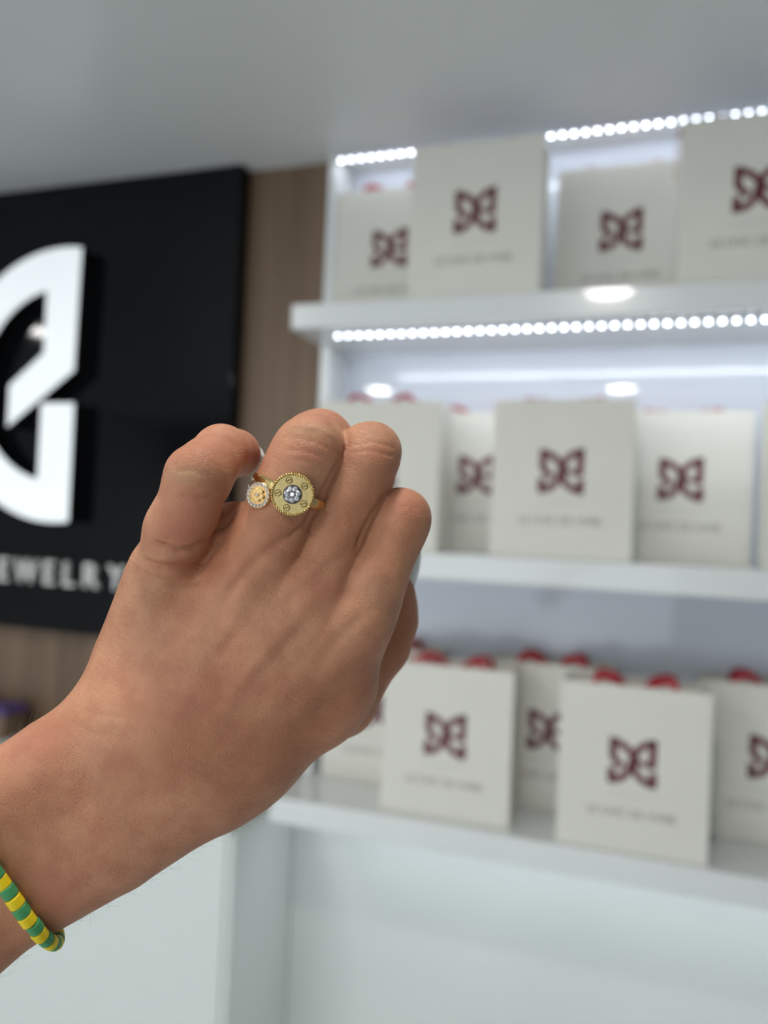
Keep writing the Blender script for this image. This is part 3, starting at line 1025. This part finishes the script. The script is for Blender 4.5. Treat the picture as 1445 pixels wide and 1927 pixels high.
ring1 = empty('finger_ring', mat=ring_matrix(FC))
tag(ring1, 'gold ring with a large screw-studded disc and a small clover halo, on the ring finger', 'ring')
bm = bmesh.new()
add_band(bm, FC, 0.0021, 0.0010, 0.0001, wfun=lambda t: 0.0019 + 0.0008 * max(0, math.cos(t)))
mesh_obj('band', bm_mesh(bm, 'band'), M['gold_polished'], ring1)
DR = 0.00545
rt = band_radius(FC, 0.12, 0.0105, 0)
head_m = Matrix.Translation((0.0011, 0.0, rt + 0.0006)) @ Matrix.Rotation(-0.12, 4, 'Y') @ Matrix.Rotation(-0.05, 4, 'X')
def head_part(name, bm, mat, parent, hm, smooth=False):
    me_ = bm_mesh(bm, name); me_.transform(hm)
    return mesh_obj(name, me_, mat, parent, None, smooth)
bm = bmesh.new()
add_disc(bm, DR * 0.93, -0.0006, 0.0009, 64, 0.00012)
plate = head_part('disc_plate', bm, M['gold'], ring1, head_m)
bm = bmesh.new()                                                 # twisted rope around the disc
nr = 50
for i in range(nr):
    a = 2 * math.pi * i / nr
    rm = Matrix.Rotation(a + 0.75, 3, 'Z') @ Matrix.Diagonal((0.00056, 0.00026, 0.00046))
    g = bmesh.ops.create_icosphere(bm, subdivisions=2, radius=1.0)
    for v in g['verts']:
        v.co = rm @ v.co + Vector((DR * 0.955 * math.cos(a), DR * 0.955 * math.sin(a), 0.00085))
head_part('rope_rim', bm, M['gold_polished'], plate, head_m, True)
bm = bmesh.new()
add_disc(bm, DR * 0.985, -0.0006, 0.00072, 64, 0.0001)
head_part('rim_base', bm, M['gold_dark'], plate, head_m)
imrot = math.radians(25)
for ang in (102, 33, -41, -115, 173):
    a = math.radians(ang) + imrot
    bm = bmesh.new()
    rr = 0.00090
    nn = 24
    # raised collar
    rows = [[bm.verts.new((q[0] * math.cos(2 * math.pi * i / nn), q[0] * math.sin(2 * math.pi * i / nn), q[1])) for i in range(nn)] for q in ((rr, 0), (rr, 0.00020), (rr * 0.84, 0.00020), (rr * 0.84, 0))]
    for p_, q_ in zip(rows, rows[1:]):
        for i in range(nn):
            bm.faces.new((p_[i], p_[(i + 1) % nn], q_[(i + 1) % nn], q_[i]))
    # two half discs either side of the slot
    for sg in (0, 1):
        pts = []
        for i in range(13):
            t = math.radians(16 + 148 * i / 12) + sg * math.pi
            pts.append((rr * 0.70 * math.cos(t), rr * 0.70 * math.sin(t)))
        A_ = [bm.verts.new((x, y, 0)) for x, y in pts]; B_ = [bm.verts.new((x, y, 0.00030)) for x, y in pts]
        bm.faces.new(B_); bm.faces.new(A_[::-1])
        for i in range(13):
            j = (i + 1) % 13
            bm.faces.new((A_[i], A_[j], B_[j], B_[i]))
    add_box(bm, -rr * 0.68, rr * 0.68, -rr * 0.12, rr * 0.12, 0.0, 0.00012)  # bar in the slot, coloured dark as its shade
    sm = head_m @ Matrix.Translation((DR * 0.68 * math.cos(a), DR * 0.68 * math.sin(a), 0.0009)) @ Matrix.Rotation(imrot + 0.3, 4, 'Z')
    so = head_part('screw', bm, M['gold'], plate, sm)
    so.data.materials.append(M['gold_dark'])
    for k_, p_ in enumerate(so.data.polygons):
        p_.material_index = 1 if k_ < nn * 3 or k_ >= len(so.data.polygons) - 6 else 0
bm = bmesh.new()
add_disc(bm, DR * 0.45, 0.0005, 0.00105, 48, 0.00008)
for i in range(30):
    a = 2 * math.pi * i / 30
    add_ball(bm, (DR * 0.425 * math.cos(a), DR * 0.425 * math.sin(a), 0.00112), 0.00021, 1)
for k in range(7):
    for da in (0.0, 0.45):
        a = 2 * math.pi * k / 7 + imrot + da
        add_ball(bm, (DR * (0.19 if da == 0 else 0.36) * math.cos(a + .22), DR * (0.19 if da == 0 else 0.36) * math.sin(a + .22), 0.0013), 0.00016, 1)
setting = head_part('stone_setting', bm, M['dark_silver'], ring1, head_m, True)
GEM_ME = gem_mesh(0.00072)
GEM_ME.materials.append(M['stone'])
for k in range(8):
    a = 2 * math.pi * k / 7 + imrot + 0.15
    r_ = DR * 0.275 if k < 7 else 0
    o = bpy.data.objects.new('stone', GEM_ME)
    link(o, setting)
    o.matrix_local = head_m @ Matrix.Translation((r_ * math.cos(a), r_ * math.sin(a), 0.00122)) @ Matrix.Rotation(k * 0.7, 4, 'Z') @ Matrix.Rotation(0.12 * math.sin(k * 2.1), 4, 'X')

# second head of the ring: clover with a halo, nearer to the knuckle
FC2 = FC - AX * 0.0040
CL = -0.72
r2 = band_radius(FC2, CL, 0.0098, 0)
SH2 = Matrix.Translation((0, -0.0040, 0))
hm2 = SH2 @ Matrix.Rotation(CL * 0.98, 4, 'Y') @ Matrix.Translation((0, 0.0002, r2 + 0.0009)) @ Matrix.Rotation(0.25, 4, 'Y')
CRD = 0.0035
bm = bmesh.new()
add_disc(bm, CRD * 0.97, -0.0010, 0.0003, 40, 0.0001)
halo = head_part('halo_base', bm, M['rose_gold'], ring1, hm2)
bm = bmesh.new()
for i in range(17):
    a = 2 * math.pi * i / 17
    add_ball(bm, (CRD * 0.82 * math.cos(a), CRD * 0.82 * math.sin(a), 0.00042), 0.00050, 1, 0.7)
    for s in (-1, 1):
        add_ball(bm, (CRD * (0.82 + s * 0.13) * math.cos(a + .18), CRD * (0.82 + s * .13) * math.sin(a + .18), 0.0006), 0.00014, 1)
head_part('halo_stones', bm, M['stone'], halo, hm2)
bm = bmesh.new()
pts = []
for i in range(60):
    a = 2 * math.pi * i / 60
    r_ = CRD * (0.40 + 0.17 * abs(math.cos(2.5 * a)) ** 0.7)
    pts.append((r_ * math.cos(a), r_ * math.sin(a)))
A_ = [bm.verts.new((x, y, 0.0002)) for x, y in pts]; B_ = [bm.verts.new((x, y, 0.0007)) for x, y in pts]; C_ = [bm.verts.new((x * .9, y * .9, 0.00082)) for x, y in pts]
bm.faces.new(C_)
for i in range(60):
    j = (i + 1) % 60
    bm.faces.new((A_[i], A_[j], B_[j], B_[i])); bm.faces.new((B_[i], B_[j], C_[j], C_[i]))
head_part('clover', bm, M['rose_gold'], halo, hm2)
bm = bmesh.new()
rows = [[bm.verts.new((q[0] * math.cos(2 * math.pi * i / 20), q[0] * math.sin(2 * math.pi * i / 20), q[1])) for i in range(20)] for q in ((0.00062, 0.0008), (0.00058, 0.00115), (0.00042, 0.00115), (0.00040, 0.0009))]
for p_, q_ in zip(rows, rows[1:]):
    for i in range(20):
        bm.faces.new((p_[i], p_[(i + 1) % 20], q_[(i + 1) % 20], q_[i]))
head_part('collet', bm, M['rose_gold'], halo, hm2, True)
o = bpy.data.objects.new('stone', gem_mesh(0.00044)); o.data.materials.append(M['stone'])
link(o, halo); o.matrix_local = hm2 @ Matrix.Translation((0, 0, 0.00098))
# pave shoulders wrapping the far left side of the finger
bm = bmesh.new()
add_band(bm, FC2, 0.0016, 0.0008, 0.0004, a0=-2.2, a1=-1.15, n=24, yoff=lambda t: 0.0010)
add_band(bm, FC2, 0.0014, 0.0008, 0.0004, a0=-2.2, a1=-1.25, n=24, yoff=lambda t: 0.0031)
for y0, e0 in ((0.0010, -1.15), (0.0031, -1.25)):
    for i in range(7):
        th = e0 - i * 0.15
        r_ = band_radius(FC2, th, 0.0094, 0.0012)
        add_ball(bm, (r_ * math.sin(th), y0, r_ * math.cos(th)), 0.0005, 1, 0.8)
head_part('pave_shoulder', bm, M['silver'], ring1, SH2)

# ------------------------------------------------------------------ bead bracelet
A3 = np.array(J(150, 1525, .216)) - np.array(J(-20, 1640, .209)); A3 /= np.linalg.norm(A3)
BC = np.array(J(-15, 1634, .209)) + A3 * 0.005
E1 = np.array([0.54, -0.84, 0.0]); E1 -= A3 * (E1 @ A3) * 0.6; E1 /= np.linalg.norm(E1)
E2 = np.array([0, 0, 1.0]) - 0.40 * A3; E2 -= E1 * (E2 @ E1); E2 /= np.linalg.norm(E2)
BR, BT = 0.00188, 0.00285
loop = []
NL = 240
rad = np.array([march(BC, E1 * math.cos(2 * math.pi * i / NL) + E2 * math.sin(2 * math.pi * i / NL), 0.008, 0.06) + BR * 1.12 for i in range(NL)])
for _ in range(4):
    rad = (np.roll(rad, 1) + 2 * rad + np.roll(rad, -1)) / 4
loop = np.array([BC + (E1 * math.cos(2 * math.pi * i / NL) + E2 * math.sin(2 * math.pi * i / NL)) * rad[i] for i in range(NL + 1) for i in [i % NL]])
seg = np.linalg.norm(np.diff(loop, axis=0), axis=1); cum = np.concatenate([[0], np.cumsum(seg)])
nb = int(cum[-1] / BT) // 2 * 2
def bead_mesh(name, mat):
    bm = bmesh.new()
    hh = cum[-1] / nb / 2 * 0.985
    add_prof = ((BR * 0.90, -hh), (BR, -hh * 0.8), (BR, hh * 0.8), (BR * 0.90, hh))
    n = 20
    rows = [[bm.verts.new((r * math.cos(2 * math.pi * i / n), r * math.sin(2 * math.pi * i / n), z)) for i in range(n)] for r, z in add_prof]
    for a, b in zip(rows, rows[1:]):
        for i in range(n):
            bm.faces.new((a[i], a[(i + 1) % n], b[(i + 1) % n], b[i]))
    bm.faces.new(rows[0][::-1]); bm.faces.new(rows[-1])
    me_ = bm_mesh(bm, name); me_.materials.append(mat)
    return me_
BG, BY = bead_mesh('bead', M['bead_green']), bead_mesh('bead', M['bead_yellow'])
bo = to_world(BC)
brace = empty('bead_bracelet', bo)
tag(brace, 'thin bracelet of alternating green and yellow flat beads around the forearm', 'bracelet')
def at_len(s):
    s = s % cum[-1]
    k = min(np.searchsorted(cum, s, side='right') - 1, NL - 1)
    t = (s - cum[k]) / seg[k]
    return loop[k] * (1 - t) + loop[k + 1] * t
rb = random.Random(5)
for i in range(nb):
    s = (i + 0.5) * cum[-1] / nb
    p = to_world(at_len(s)); d = (to_world(at_len(s + 0.001)) - to_world(at_len(s - 0.001))).normalized()
    o = bpy.data.objects.new('bead', BG if i % 2 else BY)
    link(o, brace)
    q = d.to_track_quat('Z', 'Y')
    wob = Vector((rb.uniform(-1, 1), rb.uniform(-1, 1), rb.uniform(-1, 1))) * 0.00012
    o.location = p - bo + wob
    o.rotation_mode = 'QUATERNION'
    o.rotation_quaternion = q
cu_pts = [to_world(at_len(cum[-1] * i / 80)) - bo for i in range(80)]
bm = bmesh.new()
rows = []
for i, p in enumerate(cu_pts):
    d = (cu_pts[(i + 1) % 80] - cu_pts[i - 1]).normalized()
    q = d.to_track_quat('Z', 'Y')
    rows.append([bm.verts.new(p + q @ Vector((0.0004 * math.cos(a), 0.0004 * math.sin(a), 0))) for a in (0, 1.57, 3.14, 4.71)])
for i in range(80):
    A_, B_ = rows[i], rows[(i + 1) % 80]
    for q in range(4):
        bm.faces.new((A_[q], A_[(q + 1) % 4], B_[(q + 1) % 4], B_[q]))
mesh_obj('cord', bm_mesh(bm, 'cord'), M['cord'], brace)
